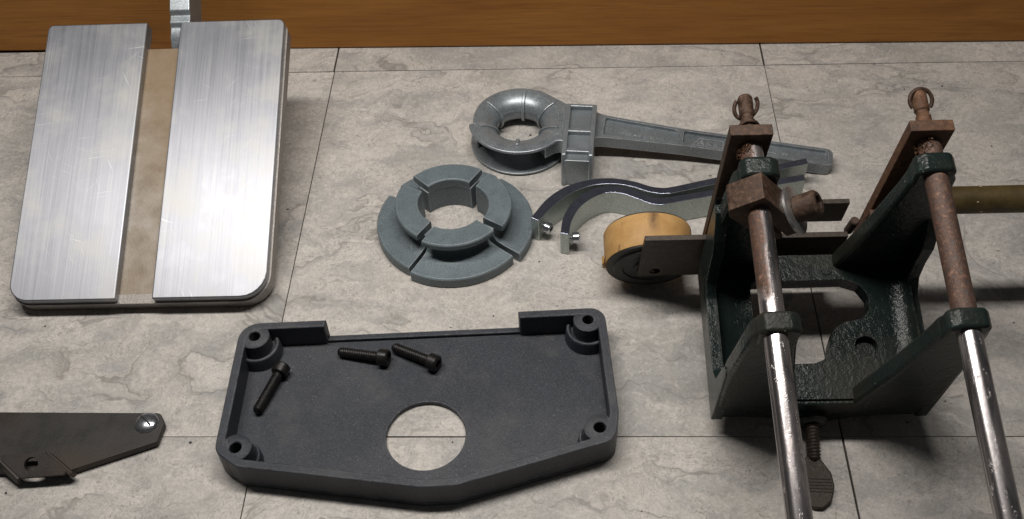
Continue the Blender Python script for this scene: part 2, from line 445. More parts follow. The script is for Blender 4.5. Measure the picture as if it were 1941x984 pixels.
class MB:
    def __init__(s):
        s.v, s.f = [], []
    def prism(s, fr, outer, t0, t1, holes=()):
        loops = [list(outer)] + [list(h) for h in holes]
        flat = [p for l in loops for p in l]
        n = len(flat)
        b = len(s.v)
        s.v += [fr(p[0], p[1], t0) for p in flat] + [fr(p[0], p[1], t1) for p in flat]
        tris = tessellate_polygon([[Vector((p[0], p[1], 0)) for p in l] for l in loops])
        for tr in tris:
            s.f.append([b + i for i in tr])
            s.f.append([b + n + i for i in reversed(tr)])
        k = 0
        for l in loops:
            for i in range(len(l)):
                j = (i + 1) % len(l)
                s.f.append([b + k + i, b + k + j, b + n + k + j, b + n + k + i])
            k += len(l)
        return s
    def box(s, x0, x1, y0, y1, z0, z1, fr=ID):
        return s.prism(fr, [(x0, y0), (x1, y0), (x1, y1), (x0, y1)], z0, z1)
    def lathe(s, fr, prof, a0=0, a1=360, seg=64, closed=True):
        """Revolve a profile of (r, w) round the frame's w axis."""
        full = abs(a1 - a0) >= 359.9
        m = len(prof)
        b = len(s.v)
        cnt = seg if full else seg + 1
        for j in range(cnt):
            a = rad(a0 + (a1 - a0) * j / seg)
            for r, w in prof:
                s.v.append(fr(r * cos(a), r * sin(a), w))
        for j in range(seg):
            j2 = (j + 1) % cnt
            for i in range(m if closed else m - 1):
                i2 = (i + 1) % m
                s.f.append([b + j * m + i, b + j2 * m + i, b + j2 * m + i2, b + j * m + i2])
        if not full and closed:
            s.f.append([b + i for i in range(m)])
            s.f.append([b + seg * m + i for i in reversed(range(m))])
        return s
    def rod(s, fr, r, w0, w1, seg=40, ch=.06):
        return s.lathe(fr, [(0, w0), (r - ch, w0), (r, w0 + ch), (r, w1 - ch), (r - ch, w1), (0, w1)], seg=seg, closed=False)
    def tube(s, pts, r, seg=10, closed=False, r1=None):
        pts = [Vector(p) for p in pts]
        n = len(pts)
        b = len(s.v)
        ref = Vector((.13, .21, .97)).normalized()
        for i, p in enumerate(pts):
            q0 = pts[(i - 1) % n] if closed or i > 0 else p
            q1 = pts[(i + 1) % n] if closed or i < n - 1 else p
            t_ = (q1 - q0).normalized()
            x = t_.cross(ref)
            if x.length < .05:
                x = t_.cross(Vector((1, 0, 0)))
            x.normalize()
            y = t_.cross(x)
            rr = r if r1 is None else r + (r1 - r) * i / (n - 1)
            for k in range(seg):
                a = 2 * pi * k / seg
                s.v.append(p + x * rr * cos(a) + y * rr * sin(a))
        for i in range(n if closed else n - 1):
            i2 = (i + 1) % n
            for k in range(seg):
                k2 = (k + 1) % seg
                s.f.append([b + i * seg + k, b + i2 * seg + k, b + i2 * seg + k2, b + i * seg + k2])
        if not closed:
            s.f.append([b + k for k in range(seg)])
            s.f.append([b + (n - 1) * seg + k for k in reversed(range(seg))])
        return s
    def thread(s, fr, r, w0, w1, pitch, depth, seg=20):
        """A true helical thread between w0 and w1 with tapered ends."""
        k = 4
        offs = [(0.0, -depth), (.30, -depth), (.55, 0.0), (.75, 0.0)]
        turns = int((w1 - w0) / pitch)
        rows = turns * k
        b = len(s.v)
        for j in range(seg):
            a = 2 * pi * j / seg
            for i in range(rows + k):
                w = w0 + (i // k + offs[i % k][0] + j / seg) * pitch - pitch * .5
                rr = r + offs[i % k][1]
                w = min(max(w, w0), w1)
                tip = min(1.0, .62 + .38 * (w - w0) / (pitch * 1.2)) if w < w0 + pitch * 1.2 else 1.0
                s.v.append(fr(rr * tip * cos(a), rr * tip * sin(a), w))
        M = rows + k
        for j in range(seg):
            for i in range(M - 1):
                if j < seg - 1:
                    q = [b + j * M + i, b + (j + 1) * M + i, b + (j + 1) * M + i + 1, b + j * M + i + 1]
                else:
                    if i + k + 1 > M - 1:
                        continue
                    q = [b + j * M + i, b + i + k, b + i + k + 1, b + j * M + i + 1]
                s.f.append(q)
        # end caps
        for w in (w0, w1):
            c = len(s.v)
            rr = (r - depth) * (.62 if w == w0 else 1)
            s.v += [fr(rr * cos(2 * pi * j / seg), rr * sin(2 * pi * j / seg), w) for j in range(seg)]
            s.f.append(list(range(c, c + seg)))
        return s
    def build(s, name, mat, parent=None, bevel=0.0, seg=2, ang=32, merge=True, org=(0, 0, 0)):
        o3 = Vector(org)
        me = bpy.data.meshes.new(name)
        me.from_pydata([tuple((p - o3) * CM) for p in s.v], [], s.f)
        bm = bmesh.new()
        bm.from_mesh(me)
        if merge:
            bmesh.ops.remove_doubles(bm, verts=bm.verts, dist=2e-6)
            bmesh.ops.dissolve_limit(bm, angle_limit=rad(.4), verts=bm.verts, edges=bm.edges)
        bmesh.ops.recalc_face_normals(bm, faces=bm.faces)
        bm.to_mesh(me)
        bm.free()
        me.shade_smooth()
        me.set_sharp_from_angle(angle=rad(ang))
        me.materials.append(MAT[mat] if isinstance(mat, str) else mat)
        ob = bpy.data.objects.new(name, me)
        COL.objects.link(ob)
        if parent is not None:
            ob.parent = parent
        if bevel:
            bv = ob.modifiers.new('bevel', 'BEVEL')
            bv.width = bevel * CM
            bv.segments = seg
            bv.limit_method = 'ANGLE'
            bv.angle_limit = rad(ang)
            bv.harden_normals = True
            bv.use_clamp_overlap = True
        ob.location = o3 * CM
        return ob

def thing(name, label, cat, org, group=None, mw=None):
    e = bpy.data.objects.new(name, None)
    e.empty_display_size = .02
    COL.objects.link(e)
    if mw is not None:
        e.matrix_world = mw
    else:
        e.location = Vector(org) * CM
    return tag(e, label, cat, group)

def tag(o, label, cat, group=None):
    o['label'] = label
    o['category'] = cat
    if group:
        o['group'] = group
    return o

def circ(cx, cy, r, n=40, a0=0):
    return [(cx + r * cos(rad(a0) + 2 * pi * i / n), cy + r * sin(rad(a0) + 2 * pi * i / n)) for i in range(n)]

def rounded(pts, seg=6):
    """pts: (x, y, radius) -> polygon with filleted corners."""
    out = []
    n = len(pts)
    for i in range(n):
        p = Vector(pts[i][:2]); r = pts[i][2] if len(pts[i]) > 2 else 0
        a = (Vector(pts[i - 1][:2]) - p); b = (Vector(pts[(i + 1) % n][:2]) - p)
        if r <= 1e-4:
            out.append(tuple(p)); continue
        ang = a.angle(b)
        d = min(r / math.tan(ang / 2), a.length * .49, b.length * .49)
        rr = d * math.tan(ang / 2)
        p1 = p + a.normalized() * d; p2 = p + b.normalized() * d
        c = p + (a.normalized() + b.normalized()).normalized() * (rr / sin(ang / 2))
        v1, v2 = p1 - c, p2 - c
        t1 = math.atan2(v1.y, v1.x); t2 = math.atan2(v2.y, v2.x)
        dt = (t2 - t1 + pi) % (2 * pi) - pi
        for k in range(seg + 1):
            t_ = t1 + dt * k / seg
            out.append((c.x + rr * cos(t_), c.y + rr * sin(t_)))
    return out

def offset(poly, d):
    """Move a closed counter-clockwise polygon inwards by d."""
    n = len(poly); out = []
    for i in range(n):
        p0, p1, p2 = Vector(poly[i - 1]), Vector(poly[i]), Vector(poly[(i + 1) % n])
        e1 = (p1 - p0).normalized(); e2 = (p2 - p1).normalized()
        n1 = Vector((-e1.y, e1.x)); n2 = Vector((-e2.y, e2.x))
        m = (n1 + n2)
        m = m / max(.35, m.dot(n1)) if m.length > 1e-6 else n1
        out.append(tuple(p1 + m * d))
    return out

def spline(pts, k=6):
    """Catmull-Rom through 2D points."""
    P = [Vector(p) for p in pts]
    P = [P[0] * 2 - P[1]] + P + [P[-1] * 2 - P[-2]]
    out = []
    for i in range(1, len(P) - 2):
        for j in range(k):
            t_ = j / k
            a, b, c, d = P[i - 1], P[i], P[i + 1], P[i + 2]
            out.append(tuple(.5 * ((2 * b) + (c - a) * t_ + (2 * a - 5 * b + 4 * c - d) * t_ ** 2 + (3 * b - a - 3 * c + d) * t_ ** 3)))
    out.append(tuple(P[-2]))
    return out

def cap_screw(parent, fr, rs, length, rh, lh, mats, pitch=.11, hexr=.5, knurl=True, top=True):
    """Socket head cap screw: shank from w=0 (tip) to w=length, head above."""
    sh = MB().thread(fr, rs, 0, length + .02, pitch, rs * .16).build('shank', mats, parent, ang=60, merge=False)
    n = 48
    hd = MB()
    ch = lh * .13
    prof = [(rs * .8, length), (rh - ch * .6, length), (rh, length + ch * .7), (rh, length + lh - ch), (rh - ch, length + lh)]
    b = len(hd.v)
    for j in range(n):
        a = 2 * pi * j / n
        for q, (r, w) in enumerate(prof):
            kr = (.985 if (j % 2 and knurl and q in (2, 3)) else 1.0)
            hd.v.append(fr(r * kr * cos(a), r * kr * sin(a), w))
        # socket: hexagon rim then floor
        h = rh * hexr
        aa = ((a + pi / 6) % (pi / 3)) - pi / 6
        hr = h / cos(aa)
        hd.v.append(fr(hr * cos(a), hr * sin(a), length + lh))
        hd.v.append(fr(hr * .96 * cos(a), hr * .96 * sin(a), length + lh * .45))
        hd.v.append(fr(0, 0, length + lh * .40))
    m = len(prof) + 3
    for j in range(n):
        j2 = (j + 1) % n
        for i in range(m - 1):
            hd.f.append([b + j * m + i, b + j2 * m + i, b + j2 * m + i + 1, b + j * m + i + 1])
    h = hd.build('head', mats, parent, ang=25)
    return sh, h

def axis_frame(p0, p1):
    p0, p1 = Vector(p0), Vector(p1)
    w = (p1 - p0).normalized()
    u = w.cross(Vector((0, 0, 1)))
    if u.length < .1:
        u = w.cross(Vector((0, 1, 0)))
    u.normalize()
    return frame(p0, u, w.cross(u), w), (p1 - p0).length

# ------------------------------------------------------------------ floor of vinyl tiles
T = 30.48
floor = MB().box(-110, 130, -75, 38, -1.2, -.12).build('floor', 'sub')
floor['kind'] = 'structure'
tile_mesh = {}
def tile(x0, x1, y0, y1):
    k = (round(x1 - x0, 2), round(y1 - y0, 2))
    cx, cy = (x0 + x1) / 2, (y0 + y1) / 2
    if k not in tile_mesh:
        o = MB().box(x0, x1, y0, y1, -.12, 0).build('tile', 'tile', floor, bevel=.025, seg=1, org=(cx, cy, 0))
        tile_mesh[k] = o
    else:
        src = tile_mesh[k]
        o = src.copy(); COL.objects.link(o); o.parent = floor
        o.location = Vector((cx, cy, 0)) * CM
    o.rotation_euler.z = rad(random.uniform(-.12, .12))
    return o
g = .024
for ci in range(-3, 4):
    for ri in range(-2, 1):
        dx = random.uniform(-.03, .03) if ci else 0
        tile(ci * T + g + dx, (ci + 1) * T - g + dx, ri * T + g, (ri + 1) * T - g)
    sh = {0: -.02, -1: -.06, 1: .03}.get(ci, 0)
    tile(ci * T + .035 + sh, (ci + 1) * T - .035 + sh, T + .04, T + 2.85)

# ------------------------------------------------------------------ wooden board behind
wb = MB().box(-100, 125, 33.0, 35.0, .05, 9.5).build('wooden_board', 'wood', bevel=.15, org=(12, 34, 0))
wb.rotation_euler.z = rad(-.6)
tag(wb, 'long varnished brown wooden board standing along the back edge of the tiles', 'board')

# ------------------------------------------------------------------ aluminium machine table
TILT = rad(22.3)
mw = Matrix.Translation(Vector((-15.80, 8.17, 1.42)) * CM) @ Matrix.Rotation(rad(1.0), 4, 'Z') @ Matrix.Rotation(TILT, 4, 'X')
tb = thing('machine_table', 'brushed aluminium machine table with a milled groove, tilted up against the wooden board', 'table', None, mw=mw)
W_, L_ = 15.0, 18.25
left = rounded([(0, 0, 1.15), (6.3, 0, .12), (6.3, L_, .1), (0, L_, .35)])
right = rounded([(8.42, 0, .12), (W_, 0, 1.5), (W_, L_, .4), (8.42, L_, .1)])
MB().prism(ID, left, -.95, 0).build('top_plate', 'alu', tb, bevel=.17, seg=4)
MB().prism(ID, right, -.95, 0).build('top_plate', 'alu', tb, bevel=.17, seg=4)
MB().box(6.2, 8.5, -.02, L_ - 1.55, -1.05, -.62).build('groove_floor', 'slot', tb, bevel=.04)
sk = [(6.1, L_ - .1)] + rounded([(9.9, L_ - .1), (-.08, L_ - .1, .5), (-.08, -.1, 1.25), (W_ + .1, -.1, 1.6), (W_ + .1, L_ - .1, .5)])[1:] + [(8.6, L_ - .1)]
ski = offset(sk, .55)
ski[0] = (6.1, L_ - .65); ski[-1] = (8.6, L_ - .65)
MB().prism(ID, sk + ski[::-1], -1.45, -.52).build('skirt', 'alu_side', tb, bevel=.2, seg=3)
for x in (3.0, 11.9):
    MB().box(x, x + .5, .6, L_ - .8, -1.3, -.8).build('rib', 'alu_side', tb, bevel=.05)
# stepped bar that carries the table's back edge against the board
sb_prof = [(y + .65, z) for y, z in [(15.9, -1.9), (15.9, -.9), (16.6, -.35), (17.3, -.2), (17.5, .02), (18.0, .05), (18.2, .3), (19.9, .75), (20.15, 1.05), (20.75, 1.2), (20.95, 1.5),
           (24.2, 3.4), (26.2, 3.6), (26.3, 2.9), (24.3, 1.2), (20.5, -1.4), (18.0, -2.4)]]
MB().prism(YZ(), [(y, z) for y, z in sb_prof], 7.72, 9.02).build('support_bar', 'zinc', tb, bevel=.08, seg=2)

# ------------------------------------------------------------------ four spool quarters
prof = [(2.0, .04), (2.04, 0), (4.58, 0), (4.65, .07), (4.65, .66), (4.57, .74), (3.5, .79), (3.0, .88), (2.78, 1.1), (2.7, 1.4), (2.74, 1.76), (2.0, 1.76)]
prof_top = [(1.97, 1.70), (2.80, 1.70), (3.2, 1.80), (3.34, 1.84), (3.39, 1.90), (3.39, 2.21), (3.31, 2.29), (2.04, 2.29), (1.97, 2.22)]
GS = 'loose quarters of the grey spool'
def spool(ang0, ang1, dx, dy, turn, label, cx=9.62, cy=14.95):
    mx = cx + dx; my = cy + dy
    am = rad((ang0 + ang1) / 2)
    base = (mx + 3.2 * cos(am), my + 3.2 * sin(am), 0)
    fs = frame((mx, my, 0), (1, 0, 0), (0, 1, 0), (0, 0, 1))
    o = MB().lathe(fs, prof, ang0, ang1, seg=26).lathe(fs, prof_top, ang0 + 2, ang1 - 2, seg=22).build('spool_quarter', 'spool', bevel=.045, seg=2, ang=40, org=base)
    o.rotation_euler.z = rad(turn)
    return tag(o, label, 'spool', GS)
spool(59, 141.5, .0, .06, -3, 'grey spool quarter next to the cast ring of the grey handle tool')
spool(-37, 54, .14, -.04, 3, 'grey spool quarter next to the ends of the two plated curved bars')
spool(-122, -39, .03, -.12, 2, 'grey spool quarter facing the notched edge of the dark tray')
spool(150, 236.5, -.10, .0, 3, 'grey spool quarter facing the brushed aluminium table')

# ------------------------------------------------------------------ grey cast ring tool with handle
ORG = (18.0, 21.5, 0)
rt_ = thing('ring_tool', 'grey die cast tool with a flared ring, square collar and long flat handle', 'tool', ORG)
def at_(o):
    return Vector(o) - Vector(ORG)
class LB(MB):
    """mesh builder whose vertices are given in world cm and stored relative to ORG"""
    def build(s, *a, **k):
        s.v = [p - Vector(ORG) for p in s.v]
        return MB.build(s, *a, **k)
rc, zc = Vector((13.45, 22.75, 0)), 1.12
arc_o, arc_i = [], []
for i in range(21):
    a = rad(88 + (272 - 88) * i / 20)
    ext = .24 * max(0, (i - 14) / 6)
    arc_o.append((2.93 + 1.44 * cos(a) + ext, zc + 1.04 * sin(a)))
    arc_i.append((2.97 + (1.44 - .2) * cos(a) + ext, zc + (1.04 - .17) * sin(a)))
fr_ring = frame(rc, (1, 0, 0), (0, 1, 0), (0, 0, 1))
def lip(a):          # the near side's upper lip flares a little farther out
    return (2.96 + 1.44 * cos(rad(a)), zc + 1.03 * sin(rad(a)))
def lip_i(a):
    return (3.0 + 1.24 * cos(rad(a)), zc + .86 * sin(rad(a)))
ring = LB().lathe(fr_ring, arc_o + arc_i[::-1], -34, 191, seg=64).lathe(fr_ring, [lip(78), lip(83)] + arc_o[1:] + arc_i[1:][::-1] + [lip_i(83), lip_i(75)], 189, 330, seg=40).build('ring', 'zinc', rt_, bevel=.06, seg=3, ang=50)
bw = LB()
nb = 0
for q in range(0, 53):                       # outer skin of the loop, thinning out where the loop opens
    azq = 36 + q * 3.1
    k = .30 if azq < 145 else .30 * (1 - ((azq - 145) / 53) ** 1.5) - .0
    sec = [(2.80, zc + 1.02)] + [(2.91 + k * cos(rad(p_)), zc + 1.03 * sin(rad(p_))) for p_ in range(80, -81, -16)] + [(2.80, zc - 1.02)]
    nb = len(sec)
    bw.v += [fr_ring(r * cos(rad(azq)), r * sin(rad(azq)), w) for r, w in sec]
for q in range(52):
    for i_ in range(nb):
        i2 = (i_ + 1) % nb
        bw.f.append([q * nb + i_, (q + 1) * nb + i_, (q + 1) * nb + i2, q * nb + i2])
bw.f.append(list(range(nb)))
bw.f.append([52 * nb + i_ for i_ in reversed(range(nb))])
bw.build('back_wall', 'zinc', ring, ang=50)
for az in (83, 143, 196, 268, -22, 32):
    rb = []
    A = rad(az)
    e = Vector((cos(A), sin(A), 0))
    tang = Vector((-sin(A), cos(A), 0))
    po = [(2.93 + 1.60 * cos(rad(q)), zc + 1.17 * sin(rad(q))) for q in range(100, 226, 9)]
    pi_ = [(2.93 + 1.38 * cos(rad(q)), zc + 1.0 * sin(rad(q))) for q in range(100, 226, 9)]
    LB().prism(frame(rc, e, Vector((0, 0, 1)), tang), po + pi_[::-1], -.11, .11).build('rib', 'zinc', ring, bevel=.06, seg=2)
# neck
HT = rad(-4.6)
narc = [(rc.x + 2.5 * cos(rad(q)), rc.y + 2.5 * sin(rad(q))) for q in range(-57, 69, 6)]
nback = spline([(14.55, 25.62), (15.2, 25.2), (16.0, 24.55), (16.75, 23.95)], 4)
nfront = spline([(16.65, 20.1), (16.25, 20.5), (15.85, 20.5), (15.45, 20.25), (15.12, 20.02)], 4)
nk = LB()
nk.prism(ID, narc + nback + nfront, 1.05, 2.13)
nk.build('neck', 'zinc', rt_, bevel=.16, seg=4)
# collar
ec = Vector((cos(HT), sin(HT), 0)); fc = Vector((-sin(HT), cos(HT), 0))
frc = frame((17.32, 21.15, 0), ec, fc, (0, 0, 1))
col_core = LB().prism(frc, rounded([(-.78, -2.52, .05), (.78, -2.52, .05), (.78, 2.45, .1), (-.78, 2.45, .1)]), .02, 2.12).build('collar', 'zinc', rt_, bevel=.05)
for sx in (-1, 1):
    pr = [(-2.62, 0), (-2.50, 2.2), (-2.35, 2.5), (2.5, 2.5), (2.56, 2.3), (2.56, 0)]
    LB().prism(frame(frc(sx * .84, 0, 0), fc, (0, 0, 1), ec), pr, -.15, .15).build('rail', 'zinc', col_core, bevel=.09, seg=3)
for y0, y1, zt in ((2.28, 2.55, 2.46), (-.14, .14, 2.44), (-1.92, -1.6, 2.36)):
    LB().prism(frc, [(-.8, y0), (.8, y0), (.8, y1), (-.8, y1)], 1.9, zt).build('rib', 'zinc', col_core, bevel=.09, seg=3)
# handle
h0, h1 = Vector((18.05, 22.35, 1.0)), Vector((33.25, 20.0, .02))
eu = (h1 - h0).normalized()
ev = Vector((0, 0, 1)).cross(eu).normalized()
ew = eu.cross(ev)
frh = frame(h0, eu, ev, ew)
LL = (h1 - h0).length
def hw(u):
    return 1.16 - .34 * min(1, u / 6.0) ** .7 - .06 * u / LL
us = [0, .4, .9, 1.6, 2.6, 4, 6, 8, 10, 12, 14, LL]
outl = [(u, -hw(u) - (.18 * max(0, 1 - u / 1.0) ** 2)) for u in us] + [(u, hw(u) + (.18 * max(0, 1 - u / 1.0) ** 2)) for u in reversed(us)]
outl = rounded([(p[0], p[1], .42 if p[0] > LL - .01 else 0) for p in outl])
def rec(u0, u1, m=.2, k=8, r=.18):
    q = [u0 + (u1 - u0) * i / k for i in range(k + 1)]
    pts = [(u, -hw(u) + m, r if u in (q[0], q[-1]) else 0) for u in q] + [(u, hw(u) - m, r if u in (q[0], q[-1]) else 0) for u in reversed(q)]
    return rounded(pts, 4)
hnd = LB().prism(frh, offset(outl, .03), 0, .64).build('handle', 'zinc', rt_, bevel=.06)
LB().prism(frh, outl, .03, .86, [rec(.85, 5.55), rec(5.95, LL - .32)]).build('rim', 'zinc', hnd, bevel=.075, seg=3)
def emboss(txt, size, fr, u, v, w, parent, ext=.016, shear=0.0):
    cu = bpy.data.curves.new('lettering', 'FONT')
    cu.body = txt; cu.size = size * CM; cu.extrude = ext * CM; cu.bevel_depth = .008 * CM; cu.shear = shear
    cu.space_character = 1.25
    to = bpy.data.objects.new('lettering', cu)
    COL.objects.link(to)
    bpy.context.view_layer.update()
    dg = bpy.context.evaluated_depsgraph_get()
    me = bpy.data.meshes.new_from_object(to.evaluated_get(dg))
    COL.objects.unlink(to)
    bpy.data.objects.remove(to)
    for vt in me.vertices:
        q = vt.co / CM
        vt.co = (fr(u + q.x, v + q.y, w + q.z) - Vector(ORG)) * CM
    me.materials.clear()
    me.materials.append(MAT['zinc'])
    ob = bpy.data.objects.new('lettering', me)
    COL.objects.link(ob)
    ob.parent = parent
    return ob
emboss('PAT.NO 2162301', .30, frh, 2.05, -.36, .64, hnd)
emboss('AKS', .62, frh, 6.9, -.26, .64, hnd, shear=.12)
fo_ = [(6.55, -.40), (8.55, -.40), (8.55, .36), (7.0, .36)]
LB().prism(frh, fo_, .60, .665, [offset(fo_, .07)]).build('badge_frame', 'zinc', hnd, bevel=.012, seg=1)
emboss('B.ALMAN', .27, frh, 11.3, -.14, .64, hnd)

# ------------------------------------------------------------------ two plated curved bars
def bar(outer, inner, z1, sx, sy, sdir, label, org):
    global ORG
    ORG = org
    e = thing('curved_bar', label, 'bar', org, 'plated curved bars')
    po = spline(outer, 6); pi2 = spline(inner, 6)
    st_ = LB().prism(ID, po + pi2[::-1], 0, z1).build('strip', 'plated', e, bevel=.05, seg=2, ang=30)
    st_.data.materials.append(MAT['plated_floor_refl'])
    for pf_ in st_.data.polygons:          # same plating: sides carry the floor's pale reflection as colour, edges the dark room's
        if abs(pf_.normal.z) < .5:
            pf_.material_index = 1
    p0 = Vector((sx, sy, .92)); d = Vector((sdir[0], sdir[1], 0)).normalized()
    f_ = frame(p0 - d * .38 - Vector(org), Vector((-d.y, d.x, 0)), Vector((0, 0, 1)), d)
    sc_ = thing('screw', '', '', (0, 0, 0))
    for k in ('label', 'category'):
        del sc_[k]
    sc_.parent = e
    cap_screw(sc_, f_, .17, .52, .33, .44, 'screwhead', pitch=.08)
    return e
fo = [(16.05, 12.84), (16.24, 14.2), (16.84, 15.47), (17.78, 16.37), (18.91, 16.74), (19.83, 16.63), (20.73, 16.26), (21.44, 15.84), (21.98, 15.70), (22.72, 15.77), (25.28, 16.32), (30.93, 17.58)]
fi = [(16.56, 12.71), (16.74, 13.82), (17.30, 15.01), (18.2, 15.84), (19.05, 16.17), (20.0, 15.98), (20.80, 15.55), (21.52, 15.16), (22.12, 15.08), (22.86, 15.24), (25.1, 15.77), (30.97, 17.05)]
bo = [(14.29, 14.12), (15.28, 15.72), (16.49, 16.78), (17.99, 17.34), (19.3, 17.42), (20.59, 17.12), (21.5, 16.71), (22.13, 16.56), (22.87, 16.62), (25.43, 17.34), (31.32, 19.02)]
bi = [(14.76, 13.86), (15.67, 15.12), (16.82, 16.22), (18.10, 16.80), (19.3, 16.90), (20.35, 16.68), (21.25, 16.26), (22.05, 16.03), (22.55, 16.03), (23.02, 16.11), (25.5, 16.80), (31.38, 18.52)]
bar(fo, fi, 1.8, 16.62, 13.25, (1, .05), 'shorter hooked plated bar on edge between the longer plated bar and the tan wheel', (20, 15.6, 0))
bar(bo, bi, 1.8, 15.02, 14.28, (.85, -.52), 'longer curved plated bar on edge, just in front of the grey handle', (19, 16.8, 0))

# ------------------------------------------------------------------ dark cast tray
ORG = (8.6, 1.3, 0)
ty = thing('cover_tray', 'dark slate painted cast cover lying open like a tray, with a big round hole', 'cover', ORG)
outer = [(-1.66, 6.12, 1.1), (-1.47, -2.02, .9), (-.2, -2.92, .7), (9.1, -4.06, 2.0), (10.9, -3.95, 2.2), (18.72, -1.36, .9), (18.95, .3, 0), (18.42, 7.15, .85), (13.62, 6.86, 0), (3.1, 6.28, 0)]
# counter-clockwise from the back notch
ccw = outer
base_poly = rounded(ccw)
hole = circ(8.95, -.10, 2.08, 72)
LB().prism(ID, base_poly, .0, .30, [hole]).build('base', 'tray', ty, bevel=.06)
# wall: an open C from one side of the notch round the front to the other
walk = rounded([(-1.66, 6.12, 1.1), (-1.47, -2.02, .9), (-.2, -2.92, .7), (9.1, -4.06, 2.0), (10.9, -3.95, 2.2), (18.72, -1.36, .9), (18.95, .3, 0), (18.42, 7.15, .85)])
full = [(3.1, 6.35)] + walk + [(13.66, 6.88)]
inn = offset([(8, 6.6)] + full, .47)[1:]
inn[0] = (2.98, inn[0][1]); inn[-1] = (13.78, inn[-1][1])
LB().prism(ID, full + inn[::-1], .29, 1.9).build('wall', 'tray', ty, bevel=.085, seg=3, ang=28)
LB().prism(ID, [(3.0, 6.32), (2.98, 5.96), (13.78, 6.50), (13.74, 6.86)], .29, .52).build('lip', 'tray', ty, bevel=.07, seg=2)
for (bx, by, mid_a, low) in ((-.74, 5.25, -45, True), (17.52, 6.3, -135, True), (17.95, -.62, 150, False), (-.42, -1.80, 40, False)):
    f_ = frame((bx, by, 0), (1, 0, 0), (0, 1, 0), (0, 0, 1))
    b_ = LB().lathe(f_, [(.31, .35), (.31, 1.84), (.36, 1.885), (.72, 1.885), (.80, 1.82), (.83, .28), (.31, .28)], seg=48)
    b_ = b_.build('boss', 'tray', ty, ang=40)
    pf = [(.75, .28), (1.28, .28), (1.22, .95), (1.18, 1.12), (1.08, 1.17), (.98, 1.05), (.95, .9), (.75, .86)]
    if not low:
        pf = [(.75, .28), (1.12, .28), (1.08, .7), (1.04, .95), (.96, 1.0), (.88, .9), (.75, .8)]
    dv = lambda q, r: (bx + r * cos(rad(mid_a + q)), by + r * sin(rad(mid_a + q)))
    LB().prism(ID, [dv(-90, .76), dv(-135, .80), dv(180, .62), dv(135, .80), dv(90, .76), dv(140, .36), dv(180, .33), dv(220, .36)], .3, 1.888).build('corner_web', 'tray', b_, bevel=.03, seg=1)
    LB().lathe(f_, pf, mid_a - 78, mid_a + 78, seg=28).build('step', 'tray', b_, bevel=.05, ang=45)

# ------------------------------------------------------------------ three black socket screws lying in the tray
def loose_screw(tip, head, label):
    tip, head = Vector(tip), Vector(head)
    org = ((tip.x + head.x) / 2, (tip.y + head.y) / 2, .30)
    e = thing('cap_screw', label, 'screw', org, 'black socket screws in the tray')
    f0, L0 = axis_frame(tip - Vector(org), head - Vector(org))
    cap_screw(e, f0, .285, L0, .46, .60, 'black', pitch=.135, hexr=.52)
    return e
loose_screw((-.16, 1.12, .60), (.66, 3.50, .77), 'black socket screw lying alone by the tray boss nearest the aluminium table')
loose_screw((3.72, 5.12, .60), (6.02, 4.64, .77), 'black socket screw lying along the notch, its head by the tip of another screw')
loose_screw((6.72, 5.42, .62), (8.82, 4.36, .77), 'black socket screw lying slanted above the big hole, pointing away from the notch')

# ------------------------------------------------------------------ dark steel bracket
ORG = (-10, -.5, 0)
br = thing('steel_bracket', 'dark bare steel bracket with a bright round screw head and a bent tab', 'bracket', ORG)
pl = rounded([(-19, 1.28, 0), (-19, -2.35, 0), (-9.35, -2.38, .15), (-5.12, -.62, .12), (-5.0, .55, .1), (-5.35, 1.17, .35)])
LB().prism(ID, pl, .10, .52).build('plate', 'dsteel', br, bevel=.05)
LB().lathe(frame((-5.93, .52, .50), (1, 0, 0), (0, 1, 0), (0, 0, 1)), [(.64 * cos(rad(q)), .02 + .30 * sin(rad(q))) for q in range(0, 91, 9)] + [(0, 0)], seg=48).build('screw_head', 'screwhead', br, ang=50)
LB().prism(frame((-5.93, .52, .80), (.75, -.66, 0), (.66, .75, 0), (0, 0, 1)), [(-.42, -.045), (.42, -.045), (.42, .045), (-.42, .045)], -.015, .028).build('screw_slot', 'black', br)
# bent tab: a little channel standing off the plate
tp = [Vector((-13.0, -1.82, 1.12)), Vector((-10.5, -1.70, 1.12)), Vector((-8.98, -2.7, .74)), Vector((-11.5, -2.92, .70))]
tu = (tp[1] - tp[0]).normalized(); tn = tu.cross(tp[3] - tp[0]).normalized() * -1
tv = tn.cross(tu)
ft = frame(tp[0], tu, tv, tn)
def tl(p):
    d = Vector(p) - tp[0]
    return (d.dot(tu), d.dot(tv))
poly = [tl(p) for p in tp]
if sum(poly[i - 1][0] * poly[i][1] - poly[i][0] * poly[i - 1][1] for i in range(4)) < 0:
    poly = poly[::-1]
cx = sum(p[0] for p in poly) / 4; cy = sum(p[1] for p in poly) / 4
tab = LB().prism(ft, rounded([(*p, .15) for p in poly]), -.12, .12, [circ(cx - .1, cy + .05, .36, 28)]).build('tab', 'dsteel', br, bevel=.04)
def strip(a, b, c, d, name):
    a, b, c, d = map(Vector, (a, b, c, d))
    nrm = (b - a).cross(c - a).normalized() * .12
    m = LB()
    m.v = [a - nrm, b - nrm, c - nrm, d - nrm, a + nrm, b + nrm, c + nrm, d + nrm]
    m.f = [[0, 1, 2, 3], [7, 6, 5, 4], [0, 4, 5, 1], [1, 5, 6, 2], [2, 6, 7, 3], [3, 7, 4, 0]]
    return m.build(name, 'dsteel', tab, bevel=.05)
strip((-10.52, -1.66, 1.22), (-8.95, -2.74, .84), (-8.87, -2.62, .4), (-10.38, -1.55, .5), 'flange')
strip((-13.05, -1.80, 1.18), (-11.6, -2.95, .76), (-11.72, -3.0, .3), (-13.2, -1.95, .5), 'flange')

